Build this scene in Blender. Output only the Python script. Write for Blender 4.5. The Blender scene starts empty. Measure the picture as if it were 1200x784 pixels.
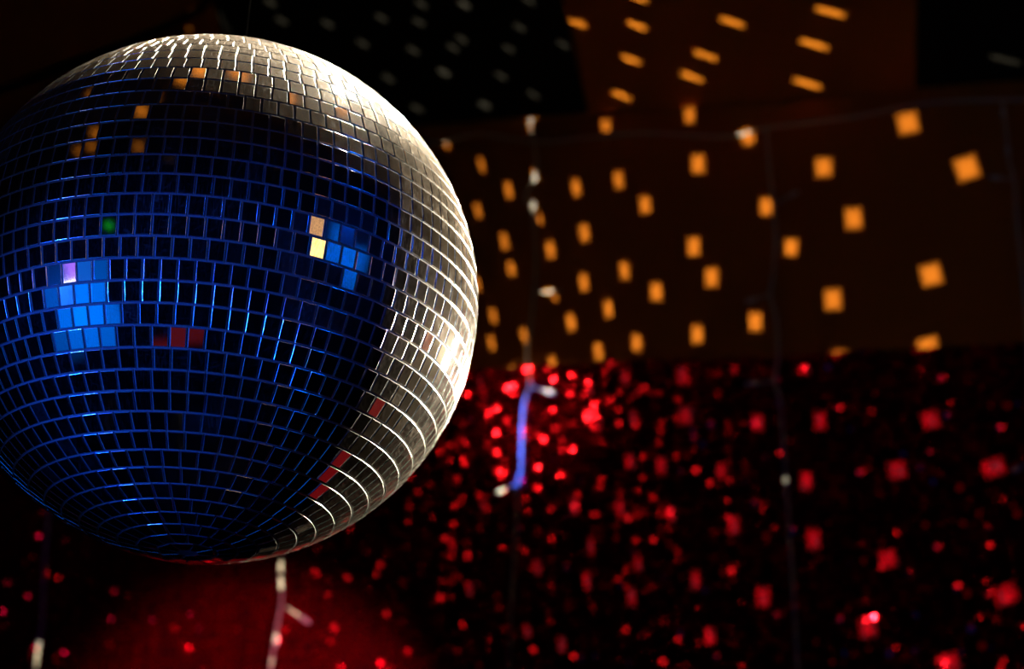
# Mirror ball hanging in a dark bar: slanted brown ceiling, brown wall, red sequin curtain, fairy lights.
import bpy, math, random
from mathutils import Vector, Matrix
random.seed(7)
sc = bpy.context.scene
col = sc.collection
PI = math.pi

# ------------------------------------------------------------------ helpers
def mesh_obj(name, verts, faces, mats, parent=None, mat_idx=None, smooth=None, kind=None):
    me = bpy.data.meshes.new(name)
    me.from_pydata([tuple(v) for v in verts], [], faces)
    for m in (mats if isinstance(mats, (list, tuple)) else [mats]):
        me.materials.append(m)
    if mat_idx is not None:
        me.polygons.foreach_set('material_index', mat_idx)
    if smooth is True:
        me.polygons.foreach_set('use_smooth', [True] * len(faces))
    elif smooth is not None:
        me.polygons.foreach_set('use_smooth', smooth)
    me.update()
    o = bpy.data.objects.new(name, me)
    col.objects.link(o)
    if parent is not None:
        o.parent = parent
    if kind:
        o['kind'] = kind
    return o

def thing(name, label, cat, loc=(0, 0, 0), group=None):
    o = bpy.data.objects.new(name, None)
    o.empty_display_size = .05
    col.objects.link(o)
    o.location = loc
    tag(o, label, cat, group)
    return o

def tag(o, label, cat, group=None):
    o['label'] = label
    o['category'] = cat
    if group:
        o['group'] = group
    return o

def tube_geo(pts, radii, n=8, cap=True):
    """verts, faces of a tube through pts (Vectors); radii a number or a list"""
    if not isinstance(radii, (list, tuple)):
        radii = [radii] * len(pts)
    V, F = [], []
    up = Vector((.31, .17, .93))
    for i, p in enumerate(pts):
        a = pts[max(i - 1, 0)]; b = pts[min(i + 1, len(pts) - 1)]
        t = (b - a).normalized()
        u = t.cross(up)
        if u.length < 1e-3:
            u = t.cross(Vector((1, 0, 0)))
        u.normalize(); w = t.cross(u)
        for k in range(n):
            an = 2 * PI * k / n
            V.append(p + (u * math.cos(an) + w * math.sin(an)) * radii[i])
    for i in range(len(pts) - 1):
        for k in range(n):
            F.append((i * n + k, i * n + (k + 1) % n, (i + 1) * n + (k + 1) % n, (i + 1) * n + k))
    if cap:
        F.append(tuple(range(n - 1, -1, -1)))
        F.append(tuple((len(pts) - 1) * n + k for k in range(n)))
    return V, F

def smooth_path(pts, step=.006):
    """Catmull-Rom through pts"""
    out = []
    P = [pts[0]] + list(pts) + [pts[-1]]
    for i in range(1, len(P) - 2):
        p0, p1, p2, p3 = P[i - 1], P[i], P[i + 1], P[i + 2]
        n = max(2, int((p2 - p1).length / step))
        for k in range(n):
            t = k / n
            out.append(.5 * ((2 * p1) + (p2 - p0) * t + (2 * p0 - 5 * p1 + 4 * p2 - p3) * t * t + (3 * p1 - p0 - 3 * p2 + p3) * t ** 3))
    out.append(pts[-1])
    return out

# ------------------------------------------------------------------ materials
def new_mat(name):
    m = bpy.data.materials.new(name)
    m.use_nodes = True
    nt = m.node_tree
    b = nt.nodes['Principled BSDF']
    return m, nt, b

def N(nt, typ, **kw):
    n = nt.nodes.new(typ)
    for k, v in kw.items():
        setattr(n, k, v)
    return n

def plain(name, rgb, rough=.6, metal=0., spec=.5, alpha=None):
    m, nt, b = new_mat(name)
    b.inputs['Base Color'].default_value = (*rgb, 1)
    b.inputs['Roughness'].default_value = rough
    b.inputs['Metallic'].default_value = metal
    b.inputs['Specular IOR Level'].default_value = spec
    return m

def noisy(name, c0, c1, scale, rough=.7, spec=.3, stretch=(1, 1, 1), detail=5, bump=0.):
    m, nt, b = new_mat(name)
    tc = N(nt, 'ShaderNodeTexCoord'); mp = N(nt, 'ShaderNodeMapping')
    mp.inputs['Scale'].default_value = stretch
    nz = N(nt, 'ShaderNodeTexNoise'); nz.inputs['Scale'].default_value = scale; nz.inputs['Detail'].default_value = detail
    cr = N(nt, 'ShaderNodeValToRGB')
    cr.color_ramp.elements[0].position = .3; cr.color_ramp.elements[0].color = (*c0, 1)
    cr.color_ramp.elements[1].position = .7; cr.color_ramp.elements[1].color = (*c1, 1)
    L = nt.links.new
    L(tc.outputs['Object'], mp.inputs['Vector']); L(mp.outputs['Vector'], nz.inputs['Vector'])
    L(nz.outputs['Fac'], cr.inputs['Fac']); L(cr.outputs['Color'], b.inputs['Base Color'])
    b.inputs['Roughness'].default_value = rough
    b.inputs['Specular IOR Level'].default_value = spec
    if bump:
        bp = N(nt, 'ShaderNodeBump'); bp.inputs['Strength'].default_value = bump; bp.inputs['Distance'].default_value = .002
        L(nz.outputs['Fac'], bp.inputs['Height']); L(bp.outputs['Normal'], b.inputs['Normal'])
    return m

M_wall = noisy('brown_wall_paint', (.38, .106, .007), (.47, .134, .010), 3, rough=.8, spec=.08, stretch=(1, 1, .25), bump=.1)
M_ceil = noisy('brown_ceiling_boards', (.44, .134, .009), (.53, .162, .012), 3, rough=.8, spec=.05, stretch=(4, .5, 1), bump=.1)
M_black = noisy('matte_black_fabric', (.007, .007, .006), (.011, .0105, .009), 60, rough=.95, spec=.03)
M_floor = noisy('dark_floor', (.002, .0014, .001), (.003, .002, .0016), 4, rough=.5)
M_room = noisy('dark_room_wall', (.012, .004, .003), (.018, .007, .005), 2, rough=.8)
M_cable = plain('black_rubber', (.002, .002, .002), .9, spec=.0)
M_steel = plain('dark_steel', (.10, .10, .10), .4, 1.)
M_wire = plain('clear_plastic_wire', (.55, .47, .37), .5, 0., .5)
M_bulb = plain('frosted_bulb_plastic', (.75, .70, .62), .22, 0., .6)
M_cloth = noisy('dark_red_backing', (.030, .0012, .004), (.050, .0020, .006), 90, rough=.9, spec=.05)

# red sequins: red foil with a thin clear coat
M_seq, nt, b = new_mat('red_sequin_foil')
b.inputs['Base Color'].default_value = (.85, .002, .013, 1)
b.inputs['Metallic'].default_value = .90
b.inputs['Roughness'].default_value = .12
b.inputs['Coat Weight'].default_value = .04
b.inputs['Coat Roughness'].default_value = .06

# mirror tiles: silvered glass under scratches and dust
M_mirror, nt, b = new_mat('scratched_mirror_glass')
L = nt.links.new
b.inputs['Base Color'].default_value = (.80, .81, .83, 1)
b.inputs['Metallic'].default_value = 1.
b.inputs['Roughness'].default_value = .035
tc = N(nt, 'ShaderNodeTexCoord')
def scratch(rot, sc_, lo, hi):
    mp = N(nt, 'ShaderNodeMapping'); mp.inputs['Rotation'].default_value = rot; mp.inputs['Scale'].default_value = sc_
    nz = N(nt, 'ShaderNodeTexNoise'); nz.inputs['Scale'].default_value = 1; nz.inputs['Detail'].default_value = 3
    mr = N(nt, 'ShaderNodeMapRange'); mr.inputs['From Min'].default_value = lo; mr.inputs['From Max'].default_value = hi
    L(tc.outputs['Object'], mp.inputs['Vector']); L(mp.outputs['Vector'], nz.inputs['Vector']); L(nz.outputs['Fac'], mr.inputs['Value'])
    return mr.outputs['Result']
def mth(op, a, b_, clamp=False):
    n = N(nt, 'ShaderNodeMath', operation=op); n.use_clamp = clamp
    for i, v in enumerate((a, b_)):
        if isinstance(v, (int, float)): n.inputs[i].default_value = v
        else: L(v, n.inputs[i])
    return n.outputs[0]
s1 = scratch((.5, .3, .8), (1500, 120, 120), .56, .70)
s2 = scratch((-.4, .9, .2), (120, 1400, 150), .56, .70)
s3 = scratch((1.1, -.6, .4), (1300, 160, 110), .58, .70)
grain = scratch((.3, .2, .5), (1100, 450, 700), .36, .68)
patch = scratch((0, 0, 0), (26, 26, 26), .42, .66)
att = N(nt, 'ShaderNodeAttribute', attribute_name='dust', attribute_type='GEOMETRY')
scr = mth('MULTIPLY', mth('MAXIMUM', mth('MAXIMUM', s1, s2), s3), mth('ADD', mth('MULTIPLY', patch, .9), .12))
scr = mth('MULTIPLY', scr, mth('ADD', mth('MULTIPLY', att.outputs['Fac'], 7), .12, True))
dust = mth('MULTIPLY', mth('ADD', mth('MULTIPLY', grain, 1.3), .08), att.outputs['Fac'])
fac = mth('ADD', mth('MULTIPLY', scr, .55), dust, True)
dull = N(nt, 'ShaderNodeBsdfPrincipled')
dull.inputs['Base Color'].default_value = (.21, .175, .14, 1)
dull.inputs['Roughness'].default_value = .6
dull.inputs['Metallic'].default_value = .0
dull.inputs['Specular IOR Level'].default_value = .15
mix = N(nt, 'ShaderNodeMixShader')
L(fac, mix.inputs[0]); L(b.outputs[0], mix.inputs[1]); L(dull.outputs[0], mix.inputs[2])
L(mix.outputs[0], nt.nodes['Material Output'].inputs['Surface'])

# ground glass edges of the tiles, and the pale glue between them
M_edge = plain('cut_glass_edge', (.82, .82, .80), .18, .92, .6)
M_glue = noisy('pale_glue', (.18, .172, .16), (.24, .23, .215), 900, rough=.6, spec=.2)

# ------------------------------------------------------------------ camera
F_PX = 1965.6
CAM = Vector((0, 0, 1.55))
axc = Vector((.0324, .9138, -.4048)).normalized()          # world up in camera axes
fw = Vector((0, 0, -1))
yc = (fw - axc * fw.dot(axc)).normalized()
xc = yc.cross(axc)
RM = Matrix((xc, yc, axc))                                  # camera axes -> world
cam = bpy.data.cameras.new('camera'); camo = bpy.data.objects.new('camera', cam); col.objects.link(camo)
camo.matrix_world = Matrix.Translation(CAM) @ RM.to_4x4()
cam.sensor_width = 36; cam.sensor_fit = 'HORIZONTAL'; cam.lens = F_PX / 1200 * 36
cam.clip_start = .05
cam.dof.use_dof = True; cam.dof.focus_distance = 1.13; cam.dof.aperture_fstop = 5.8; cam.dof.aperture_blades = 0
sc.camera = camo

def ray(px, py):
    return (RM @ Vector((px - 600, 392 - py, -F_PX))).normalized()

# ------------------------------------------------------------------ the room
YAW = math.radians(-12)
wx = Vector((math.cos(YAW), math.sin(YAW), 0))               # along the wall, to the right
wn = Vector((math.sin(YAW), -math.cos(YAW), 0))              # out of the wall, into the room
W0 = Vector((0, 3.20, 0))                                    # a point of the wall's foot
def on_wall(px, py, off=0.):
    d = ray(px, py); p0 = W0 + wn * off
    return CAM + d * ((p0 - CAM).dot(wn) / d.dot(wn))
def wall_pt(u, z, off=0.):
    return W0 + wx * u + wn * off + Vector((0, 0, z))
JZ = on_wall(870, 121).z                                     # wall meets ceiling
SL = math.tan(math.radians(10))
cn = (-(Vector((0, 0, 1)) - (-wn) * (-SL))).normalized()     # ceiling falls towards the wall; normal into the room
cn = Vector((wn.x * SL, wn.y * SL, -1)).normalized()
C0 = W0 + Vector((0, 0, JZ))
def on_ceil(px, py, off=0.):
    d = ray(px, py); p0 = C0 + cn * off
    return CAM + d * ((p0 - CAM).dot(cn) / d.dot(cn))
def ceil_pt(u, v, off=0.):                                   # u along the wall, v out into the room
    return C0 + wx * u + wn * v + Vector((0, 0, v * SL)) + cn * off

UL, UR, DEEP = -4.2, 3.6, 6.0
def slab(name, quad, nrm, t, mat):
    V = [Vector(q) for q in quad] + [Vector(q) - nrm * t for q in quad]
    F = [(0, 1, 2, 3), (7, 6, 5, 4), (0, 4, 5, 1), (1, 5, 6, 2), (2, 6, 7, 3), (3, 7, 4, 0)]
    o = mesh_obj(name, V, F, mat, kind='structure'); return o
zt = JZ + DEEP * SL
slab('wall_back', [wall_pt(UL, 0), wall_pt(UR, 0), wall_pt(UR, JZ), wall_pt(UL, JZ)], wn, .1, M_wall)
slab('ceiling', [ceil_pt(UL, 0), ceil_pt(UR, 0), ceil_pt(UR, DEEP), ceil_pt(UL, DEEP)], cn, .1, M_ceil)
slab('floor', [wall_pt(UL, 0), wall_pt(UR, 0), wall_pt(UR, 0, DEEP), wall_pt(UL, 0, DEEP)], Vector((0, 0, 1)), .1, M_floor)
slab('wall_front', [wall_pt(UL, 0, DEEP), wall_pt(UR, 0, DEEP), wall_pt(UR, zt, DEEP), wall_pt(UL, zt, DEEP)], -wn, .1, M_room)
slab('wall_left', [wall_pt(UL, 0), wall_pt(UL, 0, DEEP), wall_pt(UL, zt, DEEP), wall_pt(UL, JZ)], wx, .1, M_room)
slab('wall_right', [wall_pt(UR, 0), wall_pt(UR, 0, DEEP), wall_pt(UR, zt, DEEP), wall_pt(UR, JZ)], -wx, .1, M_room)

# black panels fixed under the brown ceiling
def uv_ceil(px, py):
    p = on_ceil(px, py) - C0
    return p.dot(wx), p.dot(wn)
def panel(u0, u1, v0, v1, label):
    t = .012
    quad = [(u0, v0), (u1, v0), (u1, v1), (u0, v1)]
    V = [ceil_pt(u, v, t) for u, v in quad] + [ceil_pt(u, v, .001) for u, v in quad]
    F = [(0, 1, 2, 3), (7, 6, 5, 4), (0, 4, 5, 1), (1, 5, 6, 2), (2, 6, 7, 3), (3, 7, 4, 0)]
    o = mesh_obj('ceiling_panel', V, F, M_black)
    tag(o, label, 'panel', 'black ceiling panels')
uA, vA = uv_ceil(268, 40); uB, _ = uv_ceil(689, 130); uC, _ = uv_ceil(1073, 100)
panel(uA, uB, .02, 1.75, 'wide matte black ceiling panel directly above and right of the mirror ball')
panel(uC, uC + (uB - uA), .02, 1.75, 'matte black ceiling panel in the upper right corner, beyond the brown strip')

# ------------------------------------------------------------------ the mirror ball
R = .20
BC = CAM + Vector((-.226961, 1.1638628, .53505646))
LAT0, DLAT, WCOL = -.2998, .0726, .0575
PHASE = {-13: -.2384, -12: -.2257, -11: -.1967, -10: -.1926, -9: -.1595, -4: -.3963, -3: -.3558, -2: -.3537, -1: -.1633,
         0: -.2, 1: -.201, 2: -.2072, 3: -.1587, 4: -.4316, 5: -.3049, 6: -.1548, 7: -.1735, 8: -.1735, 9: -.2103,
         10: -.2166, 11: -.1833, 12: -.0135}
E1 = Vector((.191411, -.98151, 0)); E2 = Vector((.98151, .191411, 0))
def sph(lat, lon, r):
    return (E1 * math.cos(lon) + E2 * math.sin(lon)) * (math.cos(lat) * r) + Vector((0, 0, math.sin(lat) * r))

ball = thing('mirror_ball', 'large hanging mirror ball covered in small square mirror tiles', 'mirror ball', BC)

TILES = {}
HAZE = (Vector((-.1155, .998, .489)) + CAM - BC).normalized()      # a scuffed patch on the right of the ball
def build_shell():
    V, F, MI, SM, DU = [], [], [], [], []
    rows = []                                      # per row: (lower loop, upper loop) vertex ids
    rnd = random.Random(3)
    GAP = .0030; CH = .0024; DEPTH = .0030
    PROF = [(GAP + CH * (1 - math.sin(a)), -CH * (1 - math.cos(a))) for a in (0, .32, .64, .96, 1.3)] + [(GAP, -DEPTH)]; SH = set()         # fractions of the radius
    for k in range(16, -26, -1):                   # from the south end to the north end
        la1 = LAT0 - DLAT * k                      # upper edge
        la0 = la1 - DLAT
        if la0 < -PI / 2 + .035: la0 = -PI / 2 + .035
        lm = .5 * (la0 + la1)
        n = max(6, round(2 * PI * math.cos(lm) / WCOL))
        if k == 0: n = 105
        dl = 2 * PI / n
        ph = PHASE.get(k, rnd.uniform(0, dl))
        eps = .0004
        lo, hi = [], []
        for j in range(n):
            lo.append(len(V)); V.append(sph(la0 + eps, ph + dl * j, R * (1 - DEPTH)))
        for j in range(n):
            hi.append(len(V)); V.append(sph(la1 - eps, ph + dl * j, R * (1 - DEPTH)))
        rows.append((lo, hi, ph, dl)); TILES[k] = (ph, dl, n, [])
        for j in range(n):
            a = ph + dl * j; b_ = a + dl; mid = (a + b_) / 2
            cen = sph(lm, mid, 1)
            jx, jy = rnd.gauss(0, .006), rnd.gauss(0, .006)
            east = Vector((0, 0, 1)).cross(cen).normalized(); north = cen.cross(east)
            nrm = (cen + east * jx + north * jy).normalized()
            TILES[k][3].append((nrm, cen))
            def corner(lat, lon, out, inset):
                p = sph(lat, lon, R)
                # pull to the tile's flat face
                v = p - cen * R
                x, y = v.dot(east), v.dot(north)
                sx = (abs(x) - inset * R) / abs(x); sy = (abs(y) - inset * R) / abs(y)
                x *= max(sx, .05); y *= max(sy, .05)
                q = cen * R + east * x + north * y
                q = q - nrm * ((q - cen * R).dot(nrm))
                return q + nrm * out * R
            cs = ((la0, a), (la0, b_), (la1, b_), (la1, a))
            i0 = len(V)
            for i_, o_ in PROF:
                for la, lo_ in cs: V.append(corner(la, lo_, o_, i_))
            np_ = len(PROF)
            for q in range(4):
                SH.add((i0 + q, i0 + (q + 1) % 4)); SH.add((i0 + (q + 1) % 4, i0 + q))
                for r_ in range(np_ - 1):
                    SH.add((i0 + 4 * r_ + q, i0 + 4 * r_ + 4 + q))
            fl = (lo[j], lo[(j + 1) % n], hi[(j + 1) % n], hi[j])
            top_ = max(0, min(1, (lm - .08) / .45)); side = max(0, min(1, (lm + .85) / .7))
            d = max(0, rnd.gauss(1, .15)) * (.010 + .032 * side + .26 * top_)
            if nrm.dot(HAZE) > .975: d += rnd.uniform(.03, .22)
            if rnd.random() < .07: d += rnd.uniform(.02, .10)
            F.append((i0, i0 + 1, i0 + 2, i0 + 3)); MI.append(0); SM.append(False); DU.append(d)
            for r_ in range(np_ - 1):
                for q in range(4):
                    q2 = (q + 1) % 4; ring = 4 * r_
                    F.append((i0 + ring + q, i0 + ring + 4 + q, i0 + ring + 4 + q2, i0 + ring + q2)); MI.append(1 if r_ < np_ - 2 else 2); SM.append(r_ < np_ - 2); DU.append(0)
            for q in range(4):
                q2 = (q + 1) % 4; ring = 4 * (np_ - 1)
                F.append((i0 + ring + q, fl[q], fl[q2], i0 + ring + q2)); MI.append(2); SM.append(False); DU.append(0)
    # glue strips joining a row to the next
    for (lo, hi, ph, dl), (lo2, hi2, ph2, dl2) in zip(rows[:-1], rows[1:]):
        n, m = len(hi), len(lo2)
        i = 0
        j = min(range(m), key=lambda q: abs(((ph2 + dl2 * q - ph) + PI) % (2 * PI) - PI))
        j0 = j; base = ((ph2 + dl2 * j - ph) + PI) % (2 * PI) - PI
        ci = cj = 0
        while ci < n or cj < m:
            ai = (ci + 1) * dl; aj = base + (cj + 1) * dl2
            if cj >= m or (ci < n and ai <= aj):
                F.append((hi[ci % n], hi[(ci + 1) % n], lo2[(j0 + cj) % m])); ci += 1
            else:
                F.append((hi[ci % n], lo2[(j0 + cj + 1) % m], lo2[(j0 + cj) % m])); cj += 1
            MI.append(2); SM.append(False); DU.append(0)
    F.append(tuple(reversed(rows[0][0]))); MI.append(2); SM.append(False); DU.append(0)
    F.append(tuple(rows[-1][1])); MI.append(2); SM.append(False); DU.append(0)
    o = mesh_obj('mirrored_shell', V, F, [M_mirror, M_edge, M_glue], ball, MI, SM)
    se = o.data.attributes.new('sharp_edge', 'BOOLEAN', 'EDGE')
    se.data.foreach_set('value', [tuple(e.vertices) in SH or (e.vertices[1], e.vertices[0]) in SH for e in o.data.edges])
    at = o.data.attributes.new('dust', 'FLOAT', 'FACE')
    at.data.foreach_set('value', DU)
    return o
build_shell()

def tile_mirror(px, py):
    """centre of the tile seen there and the direction in which the camera sees out of it"""
    d = ray(px, py); m = CAM - BC
    b_ = m.dot(d); t = -b_ - math.sqrt(b_ * b_ - (m.dot(m) - R * R))
    n = (CAM + d * t - BC) / R
    k = math.floor((LAT0 - math.asin(n.z)) / DLAT)
    ph, dl, cnt, lst = TILES[k]
    j = int(math.floor((math.atan2(n.dot(E2), n.dot(E1)) - ph) / dl)) % cnt
    nrm, cen = lst[j]
    c_ = BC + cen * R
    v = (c_ - CAM).normalized()
    return c_, v - nrm * (2 * v.dot(nrm))

def lathe(prof, n=24, z0=0.):
    V, F = [], []
    for r, z in prof:
        for k in range(n):
            V.append((r * math.cos(2 * PI * k / n), r * math.sin(2 * PI * k / n), z + z0))
    for i in range(len(prof) - 1):
        for k in range(n):
            F.append((i * n + k, i * n + (k + 1) % n, (i + 1) * n + (k + 1) % n, (i + 1) * n + k))
    F.append(tuple(range(n - 1, -1, -1))); F.append(tuple((len(prof) - 1) * n + k for k in range(n)))
    return V, F
V, F = lathe([(.022, .197), (.022, .204), (.012, .206), (.006, .207)])
mesh_obj('hanger_cap', V, F, M_steel, ball, smooth=True)
loop = [Vector((.007 * math.cos(a), 0, .209 + .007 * math.sin(a))) for a in [2 * PI * i / 20 for i in range(21)]]
V, F = tube_geo(loop, .0012, 8)
mesh_obj('hanger_ring', V, F, M_steel, ball, smooth=True)

# the wire it hangs on, and the hook in the ceiling
top = BC + Vector((0, 0, .216))
d_up = (C0 - top).dot(cn) / Vector((0, 0, 1)).dot(cn)
hook = top + Vector((0, 0, d_up - .001))
V, F = tube_geo([top, top.lerp(hook, .5), hook], .0004, 6)
tag(mesh_obj('hanging_wire', V, F, M_cable), 'thin dark wire from the top of the mirror ball to the ceiling', 'wire')

# black cable along the brown ceiling, upper left
pts = [on_ceil(-260, 205, .010), on_ceil(-120, 153, .010), on_ceil(0, 107, .010), on_ceil(100, 70, .010), on_ceil(175, 40, .010), on_ceil(236, 10, .010), on_ceil(238, -8, .010), on_ceil(225, -40, .010), on_ceil(190, -130, .010)]
V, F = tube_geo(smooth_path(pts, .02), .0085, 10)
tag(mesh_obj('black_cable', V, F, M_cable, smooth=True), 'thick black cable running along the brown ceiling above the mirror ball', 'cable')

# ------------------------------------------------------------------ sequin curtain
CT = .035                                                     # how far it stands off the wall
zt0 = on_wall(860, 418, CT).z
cur = thing('sequin_curtain', 'red sequin curtain hanging across the brown wall below and behind the mirror ball', 'curtain', wall_pt(0, .06, CT))
org = Vector(cur.location)
u0, u1 = -2.3, 1.75
def sway(u, z):
    return .006 * math.sin(u * 7.3 + .6) + .004 * math.sin(u * 17. + 2) + .003 * math.sin(u * 31 + z * 2)
nu, nv = 200, 24
V, F = [], []
for j in range(nv + 1):
    for i in range(nu + 1):
        u = u0 + (u1 - u0) * i / nu; z = .06 + (zt0 - .06) * j / nv
        V.append(wall_pt(u, z, CT + sway(u, z) - .012) - org)
for j in range(nv):
    for i in range(nu):
        a = j * (nu + 1) + i
        F.append((a, a + 1, a + nu + 2, a + nu + 1))
mesh_obj('backing_cloth', V, F, M_cloth, cur, smooth=True)
rs = random.Random(21)
V, F = [], []
PX, PZ, RS = .0165, .0135, .0076
ncol = int((u1 - u0) / PX); nrow = int((zt0 - .08) / PZ)
walk = 0
for i in range(ncol):
    u = u0 + PX * (i + .5)
    coly = rs.gauss(0, .07)                                   # a whole thread of sequins turns together
    seg = 0.
    for j in range(nrow):
        z = zt0 - .008 - PZ * j + (.0 if i % 2 else .002)
        if rs.random() < .12: seg = rs.gauss(0, .10)
        wide = rs.random() < .62
        ty = coly + seg + rs.gauss(0, .34 if wide else .05)
        tz = rs.gauss(0, .34 if wide else .06)
        nrm = (wn + wx * ty + Vector((0, 0, 1)) * tz).normalized()
        a = nrm.cross(Vector((0, 0, 1))).normalized(); b_ = a.cross(nrm)
        c_ = wall_pt(u + rs.gauss(0, .0006), z + rs.gauss(0, .0006), CT + sway(u, z)) - org
        i0 = len(V)
        V.append(c_ + nrm * .0005)
        for q in range(8):
            an = 2 * PI * (q + .5) / 8
            V.append(c_ + (a * math.cos(an) + b_ * math.sin(an)) * RS)
        for q in range(8):
            F.append((i0, i0 + 1 + (q + 1) % 8, i0 + 1 + q))
sq = mesh_obj('sequins', V, F, M_seq, cur, smooth=True, kind='stuff')

# ------------------------------------------------------------------ fairy lights in front of the wall and the curtain
OFF = .075
def strand(label, path, stubs, nodes=(), tail=None):
    """path and stubs: points on the wall plane read off the place; the twisted double wire with small bulbs on stubs"""
    P = [on_wall(x, y, OFF) for x, y in path]
    t = thing('fairy_light_string', label, 'fairy lights', P[0], 'fairy light strings')
    o0 = Vector(P[0])
    sp = smooth_path(P, .0025)
    Va, Fa = [], []
    ln = 0
    for s in (0, PI):
        q = []
        ln = 0
        for i, p in enumerate(sp):
            if i: ln += (p - sp[i - 1]).length
            an = ln * 260 + s
            q.append(p - o0 + (wx * math.cos(an) + wn * math.sin(an)) * .0022)
        v, f = tube_geo(q, .0021, 6)
        k = len(Va); Va += v; Fa += [tuple(x + k for x in g) for g in f]
    # a few clear collars bind the two wires into one
    mesh_obj('twisted_wire', Va, Fa, M_wire, t, smooth=True)
    for st in stubs:
        a = on_wall(*st[0], OFF) - o0; b_ = on_wall(*st[1], OFF) - o0
        d = (b_ - a); L_ = d.length; dn = d.normalized()
        v, f = tube_geo([a, a.lerp(b_, .5), b_ - dn * .012], [.0022, .0022, .0024], 8)
        br = mesh_obj('branch', v, f, M_wire, t, smooth=True)
        ctr = b_ - dn * .006
        v, f = tube_geo([ctr - dn * .014, ctr - dn * .008, ctr, ctr + dn * .006, ctr + dn * .0095, ctr + dn * .011], [.003, .0046, .0048, .0040, .0022, .0006], 10)
        mesh_obj('bulb', v, f, M_bulb, br, smooth=True)
    for nd in nodes:
        c_ = on_wall(*nd, OFF + .004) - o0
        zz = Vector((0, 0, 1))
        v, f = tube_geo([c_ - zz * .012, c_ - zz * .008, c_, c_ + zz * .008, c_ + zz * .012], [.001, .0044, .005, .0044, .001], 10)
        mesh_obj('bulb', v, f, M_bulb, t, smooth=True)
    return t

strand('fairy light string right beside the ball, lit blue where it crosses the curtain top',
       [(623, 150), (627, 175), (628, 205), (616, 230), (622, 242), (626, 262), (628, 300), (627, 330), (623, 375), (618, 412), (621, 450), (616, 466), (612, 490), (611, 530), (610, 552), (606, 570), (606, 600), (603, 650), (600, 700), (597, 784), (595, 860)],
       [((628, 343), (655, 341)), ((621, 453), (650, 461)), ((607, 566), (581, 579))], [(622, 143), (627, 207), (625, 240)])
strand('dim fairy light string midway between the ball and the right side of the photo',
       [(898, 150), (902, 200), (906, 238), (909, 280), (906, 325), (903, 346), (910, 375), (912, 420), (908, 448), (915, 470), (918, 510), (921, 560), (925, 620), (930, 690), (935, 784), (940, 860)],
       [((906, 240), (934, 225)), ((903, 345), (876, 353)), ((909, 447), (876, 450))], [(921, 563)])
strand('dim fairy light string at the far right, hanging beside the right edge of the photo',
       [(1175, 118), (1180, 160), (1183, 190), (1189, 212), (1192, 260), (1198, 315), (1203, 380), (1206, 450), (1208, 540), (1214, 640), (1222, 800)],
       [((1188, 210), (1162, 208)), ((1208, 541), (1188, 552))], [(1176, 132), (1181, 176)])
strand('warmly lit fairy light string emerging straight below the mirror ball',
       [(343, 190), (338, 400), (333, 560), (331, 640), (329, 668), (330, 703), (327, 722), (323, 745), (319, 772), (315, 800), (312, 860)],
       [((330, 708), (361, 729))], [(324, 750)])
strand('fairy light string at the lower left, only a short lit end showing',
       [(95, 215), (70, 480), (54, 640), (50, 725), (47, 748), (41, 790), (36, 860)],
       [], [(46, 752)])
hp = [(300, 196), (400, 186), (500, 169), (520, 167), (558, 157), (600, 163), (640, 166), (690, 161), (760, 156), (850, 160), (898, 150), (1000, 137), (1064, 124), (1110, 119), (1176, 117), (1290, 116)]
V, F = tube_geo(smooth_path([on_wall(x, y, OFF - .03) for x, y in hp], .01), .0036, 8)
hw = mesh_obj('wire', V, F, M_wire, smooth=True)
tag(hw, 'slack pale wire strung level across the top of the brown wall', 'wire')

# ------------------------------------------------------------------ light
def aim(o, d, xref=None):
    z = -d.normalized()
    x = (xref or Vector((0, 0, 1)).cross(z)); x = (x - z * x.dot(z)).normalized()
    y = z.cross(x)
    o.rotation_mode = 'QUATERNION'
    o.rotation_quaternion = Matrix((x, y, z)).transposed().to_quaternion()
def area(name, loc, target, sx, sy, power, color, spread=180., xref=None):
    l = bpy.data.lights.new(name, 'AREA'); l.shape = 'RECTANGLE'; l.size = sx; l.size_y = sy
    l.energy = power; l.color = color; l.spread = math.radians(spread)
    o = bpy.data.objects.new(name, l); col.objects.link(o); o.location = loc
    aim(o, Vector(target) - Vector(loc), xref)
    return o
def spot(name, loc, target, power, color, deg, blend=.2, radius=.03):
    l = bpy.data.lights.new(name, 'SPOT'); l.energy = power; l.color = color; l.spot_size = math.radians(deg)
    l.spot_blend = blend; l.shadow_soft_size = radius
    o = bpy.data.objects.new(name, l); col.objects.link(o); o.location = loc
    aim(o, Vector(target) - Vector(loc))
    return o

WARM = (1.0, .84, .60)
LD2 = Vector((.317, .218, .924)).normalized(); LD1 = Vector((.771, .628, .105)).normalized()
spot('stage_lamp_high', BC + LD2 * 1.35, BC, 1650, WARM, 16.6, .12, .02)
spot('stage_lamp_side', BC + LD1 * 1.55, BC, 3000, WARM, 15.2, .05, .05)

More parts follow.
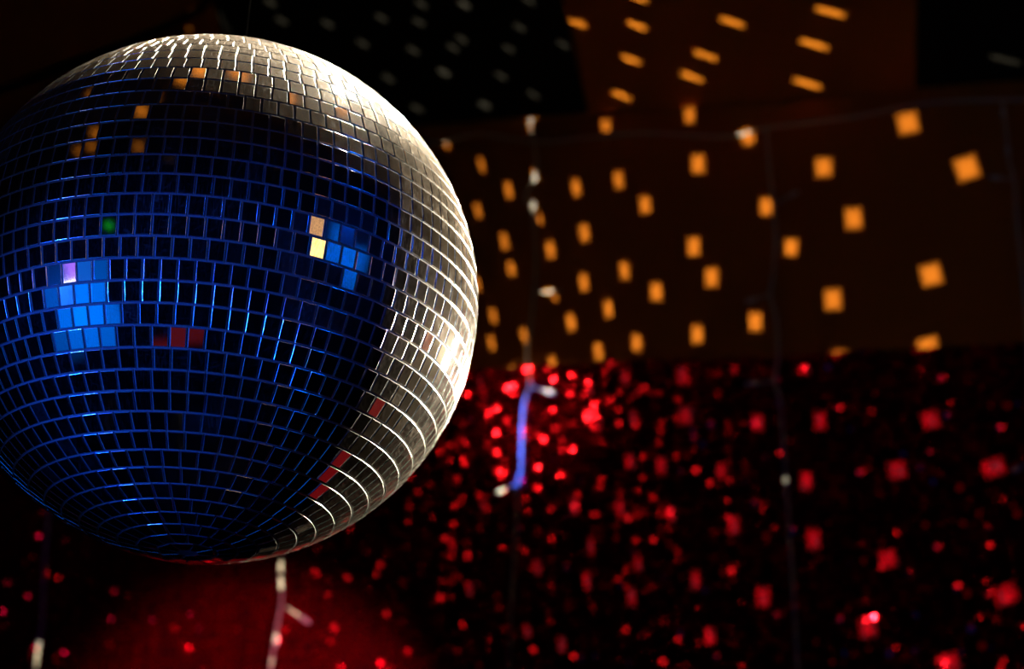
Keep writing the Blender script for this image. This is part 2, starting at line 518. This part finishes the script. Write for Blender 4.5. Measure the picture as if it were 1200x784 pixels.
# the blue lamp the ball mirrors on its left, and a smaller one to the right
P1 = Vector((-.28, .995, .443)) + CAM
area('blue_lamp', P1 + Vector((-.71, -.58, -.36)).normalized() * 1.9, BC, .95, 1.15, .26, (.0, .17, 1.0), 40)
P0 = Vector((-.297, .988, .470)) + CAM
LEDX = Vector((.54, -.84, 0)) * (R * .95) + Vector((0, 0, -.15))      # they are aimed a little past the ball, so its far left stays dark
spot('blue_led', P0 + Vector((-.80, -.54, -.20)).normalized() * 2.0, BC + LEDX, 280, (.001, .045, 1.0), 11.0, .7, .03)
spot('cyan_led', P0 + Vector((-.79, -.55, -.21)).normalized() * 2.1, BC + LEDX, 26, (.10, .60, 1.0), 10.5, .7, .03)
area('violet_tile_fill', CAM + Vector((-.281, .989, .473)) + Vector((-.74, -.655, -.13)).normalized() * 1.8, BC, .20, .26, .012, (.55, .12, 1.0), 50)  # added light, breaks up the mirrored blue with violet
area('white_tile_fill', CAM + Vector((-.290, .989, .468)) + Vector((-.79, -.59, -.17)).normalized() * 1.8, BC, .16, .10, .02, (.9, .92, 1.0), 50)  # added light, breaks up the mirrored blue with white
c_, dr = tile_mirror(403, 308)
spot('blue_fill_side', c_ + dr * 2.2 + Vector((.05, 0, .47)), c_, 60, (.0, .08, 1.0), 5.0, .9, .015)  # added spot, throws more blue on the scuffed tiles
area('blue_lamp_side', c_ + dr * 2.3, BC, .62, .62, .075, (.0, .15, 1.0), 50)
P3 = Vector((-.132, .992, .497)) + CAM
area('amber_tile_fill', P3 + Vector((.742, -.662, .102)) * 2.4, P3, .24, .24, .032, (1, .55, .14), 40)  # added light for one amber tile, in place of spots behind the camera

# the lamp that the sequins glint in, and the soft red wash at the lower left
G = on_wall(622, 488, CT)
vd = (G - CAM).normalized(); rd = vd - wn * (2 * vd.dot(wn))
spot('curtain_lamp', G + rd * 2.2, G, 1.5, (1, .58, .36), 23, 1.0, .022)
spot('curtain_lamp_narrow', G + rd * 2.12, G, 60, (1, .64, .42), 8.5, 1.0, .022)

spot('red_wash', on_wall(560, 900, 1.3), on_wall(312, 880, 0), 90.0, (1, .20, .36), 27, .45, .05)
spot('violet_wash', on_wall(-500, 900, 1.4), on_wall(70, 640, 0), 1.6, (.45, .06, 1), 30, .6, .05)
# the beams the ball's tiles throw: narrow lamps at the lit side of the ball, each masked into one sector of small rectangular beams
BEAM = (1.0, .88, .66)
BEAM_P = 420.
SECT = {}
SRC = BC + Vector((.45, .75, .48)).normalized() * (R * 1.22)
SRC_TOP = BC + Vector((.05, -.1, 1)).normalized() * (R * 1.35)
def add_beam(sector, tgt, a, b, k=1.):
    """tgt: point lit, a and b: half sides of the lit rectangle (vectors), k: strength"""
    SECT.setdefault(sector, []).append((tgt, a, b, k))
def beam_px(sector, where, x, y, w, h, k=1., ang=0., *off):
    an = math.radians(ang); w = max(4., w - 5.5); h = max(4., h - 5.5)
    c_ = where(x, y, *off)
    a = where(x + w / 2 * math.cos(an), y + w / 2 * math.sin(an), *off) - c_
    b = where(x - h / 2 * math.sin(an), y + h / 2 * math.cos(an), *off) - c_
    add_beam(sector, c_, a, b, k)

wall_spots = [(710,147,14,18),(622,147,11,16),(524,170,10,14),(808,135,15,21),(877,160,18,22),(564,193,10,20),(628,205,12,18),(596,223,12,22),(675,220,13,22),(725,211,14,22),(818,192,18,24),
 (965,196,22,24),(1064,144,26,26),(1133,197,28,28),(560,247,11,20),(756,240,16,22),(898,242,18,22),(1000,256,22,26),(633,257,10,15),(591,283,12,22),(645,293,13,22),(685,273,14,22),
 (813,289,17,24),(927,290,18,22),(599,315,12,20),(684,331,13,22),(732,317,14,22),(834,325,18,24),(1091,322,26,26),(976,351,22,26),(713,362,13,22),(769,342,16,23),(578,370,11,20),
 (614,393,11,20),(669,378,13,22),(746,402,14,22),(885,377,18,24),(817,392,16,23),(576,402,11,20),(559,333,11,20),(601,433,10,14),(647,424,12,16),(701,412,13,22),(1087,404,26,20),
 (984,414,22,12),(650,349,10,12),
 # on the curtain
 (565,455,10,30),(690,452,11,25),(733,443,12,20),(800,440,15,23),(860,433,12,12),(803,487,16,22),(743,490,12,20),(700,497,12,20),(887,495,15,20),(960,493,16,22),(1090,492,22,22),(738,541,13,20),
 (775,546,14,20),(844,552,14,20),(943,563,16,22),(1051,551,22,22),(1165,548,26,22),(673,593,12,22),(726,596,13,22),(787,603,12,20),(858,615,16,22),(952,631,18,24),(1040,655,22,22),(1179,697,28,24),
 (893,699,18,24),(1017,735,22,24),(1112,776,24,22),(692,640,10,22),(688,682,11,20),(630,665,11,20),(815,680,14,22),(740,700,13,22),(748,660,12,20),(832,745,14,20),(658,755,12,20),(566,590,10,18),
 (550,690,10,18),(530,640,10,18),(618,740,11,18),(940,433,16,12)]
for x, y, w, h in wall_spots:
    onc = y > 437 - (x - 560) * .047
    dim = .72 + .28 * min(1, max(0, (x - 540) / 260))
    sec = ('curtain' if onc else 'wall') + ('_a' if x < (735 if onc else 705) else '_b' if x < (890 if onc else 850) else '_c')
    beam_px(sec, on_wall, x, y, w, h, dim * ((1.5 + .5 * (x > 850)) if onc else .97 - .12 * (x > 950)), -14 * max(0, (850 - x) / 300, (x - 940) / 150), CT if onc else 0.)

ceil_spots = [(677,27),(746,30),(747,-3),(858,26),(740,70),(827,65),(811,90),(728,112),(973,14),(954,52),(946,98),
 (494,5),(544,5),(447,21),(491,26),(384,28),(425,51),(541,46),(531,56),(484,59),(521,85),(455,92),(489,127),(567,124),(330,24),(317,3),(544,6),(609,32),(620,1),(596,57),(660,52),(587,89),(625,111),(568,122),(520,85),(1178,70),
 (222,34),(225,13)]
for x, y in ceil_spots:
    if x > 665 and x < 1000:
        beam_px('ceiling_brown', on_ceil, x, y, 23 + (x - 680) * .04, 9.5 + (x - 680) * .004, 1.3, 22 - (x - 680) * .022)
    elif x < 300:
        beam_px('ceiling_left', on_ceil, x, y, 11, 9, .16, 40)
    else:
        beam_px('ceiling_black' if x < 1000 else 'ceiling_far', on_ceil, x, y, 18 if x < 1000 else 36, 10, 1.3, 30 if x < 1000 else 14, .012)
beam_px('ceiling_left', on_ceil, 262, 26, 32, 8, .35, 62)
for x, y, w, h, k in [(329, 664, 9, 16, 1.3), (329, 684, 9, 18, 1.5), (347, 717, 24, 16, .8), (322, 748, 11, 16, .7), (318, 776, 11, 14, .5), (44, 768, 11, 30, .9)]:
    beam_px('strings_low', on_wall, x, y, w, h, k, 0, OFF)
for x, y, w, h, k in [(641, 341, 16, 10, 1.8), (641, 457, 16, 12, 1.6), (588, 574, 14, 12, 1.2), (625, 242, 10, 16, .6), (622, 141, 13, 10, .7), (921, 563, 11, 11, .25)]:
    beam_px('strings', on_wall, x, y, w, h, k, 0, OFF)
beam_px('blue', on_wall, 612, 508, 13, 84, 2.6, 3, OFF)
beam_px('blue', on_wall, 606, 560, 18, 24, 2., 0, OFF)
beam_px('blue', on_wall, 632, 455, 34, 22, .5, 0, OFF)
# beams to the ceiling overhead, which single upper tiles mirror back
rb = random.Random(5)
for i, (x, y) in enumerate([(229, 86), (208, 97), (268, 84), (290, 87), (115, 170), (85, 173), (162, 168), (155, 136), (346, 119), (397, 135), (200, 197), (104, 150)]):
    c_, dr = tile_mirror(x, y)
    den = dr.dot(cn)
    if den < -.05:
        tgt = c_ + dr * ((C0 - c_).dot(cn) / den) + Vector((rb.uniform(-.014, .014), rb.uniform(-.014, .014), 0))
        add_beam('overhead', tgt, wx * .011, wn * .011, .8 if i else 1.3)
for i in range(10):
    add_beam('overhead', ceil_pt(rb.uniform(-1.5, .9), rb.uniform(1.9, 3.6)), wx * .013, wn * .013, .9)

def beam_lamp(name, spots, src, color):
    dirs = [((t - src), a, b, k) for t, a, b, k in spots]
    z = Vector((0, 0, 0))
    for d, a, b, k in dirs: z += d.normalized()
    z.normalize()
    half = max(z.angle(d) for d, a, b, k in dirs) + .03
    x = z.orthogonal().normalized(); y = z.cross(x)
    l = bpy.data.lights.new(name, 'SPOT'); l.energy = BEAM_P; l.color = color
    l.spot_size = min(2 * half, 3.1); l.spot_blend = 0; l.shadow_soft_size = .0
    l.use_nodes = True
    nt = l.node_tree; L = nt.links.new
    em = nt.nodes['Emission']
    geo = N(nt, 'ShaderNodeNewGeometry')
    def dot(v, w):
        n = N(nt, 'ShaderNodeVectorMath', operation='DOT_PRODUCT'); L(v, n.inputs[0]); n.inputs[1].default_value = w; return n.outputs['Value']
    def m2(op, p, q=None):
        n = N(nt, 'ShaderNodeMath', operation=op)
        for i, v in enumerate((p, q)):
            if v is None: continue
            if isinstance(v, float): n.inputs[i].default_value = v
            else: L(v, n.inputs[i])
        return n.outputs[0]
    inc = geo.outputs['Incoming']
    S = BEAM_SIGN
    gz = dot(inc, z * S)
    u = m2('DIVIDE', dot(inc, x * S), gz); v = m2('DIVIDE', dot(inc, y * S), gz)
    cb = N(nt, 'ShaderNodeCombineXYZ'); L(u, cb.inputs[0]); L(v, cb.inputs[1]); cb.inputs[2].default_value = 1.
    acc = None
    for d, a, b, k in dirs:
        def uv(p): return (p.dot(x) / p.dot(z), p.dot(y) / p.dot(z))
        u0, v0 = uv(d); ua, va = uv(d + a); ub, vb = uv(d + b)
        a1, a2, b1, b2 = ua - u0, va - v0, ub - u0, vb - v0
        det = a1 * b2 - a2 * b1
        r1 = Vector((b2 / det, -b1 / det, 0)); r1.z = -(r1.x * u0 + r1.y * v0)
        r2 = Vector((-a2 / det, a1 / det, 0)); r2.z = -(r2.x * u0 + r2.y * v0)
        p = m2('MAXIMUM', m2('ABSOLUTE', dot(cb.outputs[0], r1)), m2('ABSOLUTE', dot(cb.outputs[0], r2)))
        mr = N(nt, 'ShaderNodeMapRange')
        mr.inputs['From Min'].default_value = 1.35; mr.inputs['From Max'].default_value = .68
        mr.inputs['To Min'].default_value = 0; mr.inputs['To Max'].default_value = k * d.length_squared / 4.
        L(p, mr.inputs['Value'])
        acc = mr.outputs[0] if acc is None else m2('ADD', acc, mr.outputs[0])
    L(acc, em.inputs['Strength'])
    o = bpy.data.objects.new(name, l); col.objects.link(o); o.location = src
    aim(o, z)
BEAM_SIGN = 1.
for sec, spots in SECT.items():
    beam_lamp('beams_' + sec, spots, SRC_TOP if sec == 'overhead' else SRC, (.05, .12, 1) if sec == 'blue' else BEAM)
# small lights the single tiles mirror: a green pilot light, and red and tan lights added to tint reflections
c_, dr = tile_mirror(126, 267)
l = bpy.data.lights.new('green_pilot_light', 'POINT'); l.energy = .0004; l.color = (.02, 1, .03); l.shadow_soft_size = .0055
o = bpy.data.objects.new('green_pilot_light', l); col.objects.link(o); o.location = c_ + dr * 1.4
c_, dr = tile_mirror(210, 393)
area('red_tile_fill', c_ + dr * 2.0, c_, .62, .10, .0016, (1, .05, .06), 60)  # added light, only there for a dark red reflection in a few tiles
for x, y in [(440, 488), (404, 536), (379, 561), (369, 577), (505, 398)]:
    c_, dr = tile_mirror(x, y)
    area('curtain_reflection_fill', c_ + dr * 1.0, c_, .09, .09, .00014, (1, .02, .03), 40)  # added lights standing in for the red curtain mirrored in these tiles
c_, dr = tile_mirror(368, 262)
area('tan_tile_fill', c_ + dr * 2.0, c_, .14, .14, .0022, (1, .50, .20), 40)  # added light, only there to turn one tile tan

w_ = bpy.data.worlds.new('night'); sc.world = w_; w_.use_nodes = True
w_.node_tree.nodes['Background'].inputs[0].default_value = (1, .5, .25, 1)
w_.node_tree.nodes['Background'].inputs[1].default_value = .0
# faint warm fill light added out of view to the right, for the brown wall
area('warm_fill', wall_pt(2.3, 2.3, 1.3), wall_pt(.45, JZ - .35, 0), .5, .5, .014, (1, .50, .28), 75)

sc.view_settings.view_transform = 'Standard'
sc.view_settings.look = 'None'
sc.view_settings.exposure = 0
sc.cycles.max_bounces = 6; sc.cycles.diffuse_bounces = 2; sc.cycles.glossy_bounces = 4
sc.cycles.sample_clamp_indirect = 4
sc.cycles.caustics_reflective = False; sc.cycles.caustics_refractive = False
sc.cycles.use_denoising = True; sc.cycles.use_adaptive_sampling = False
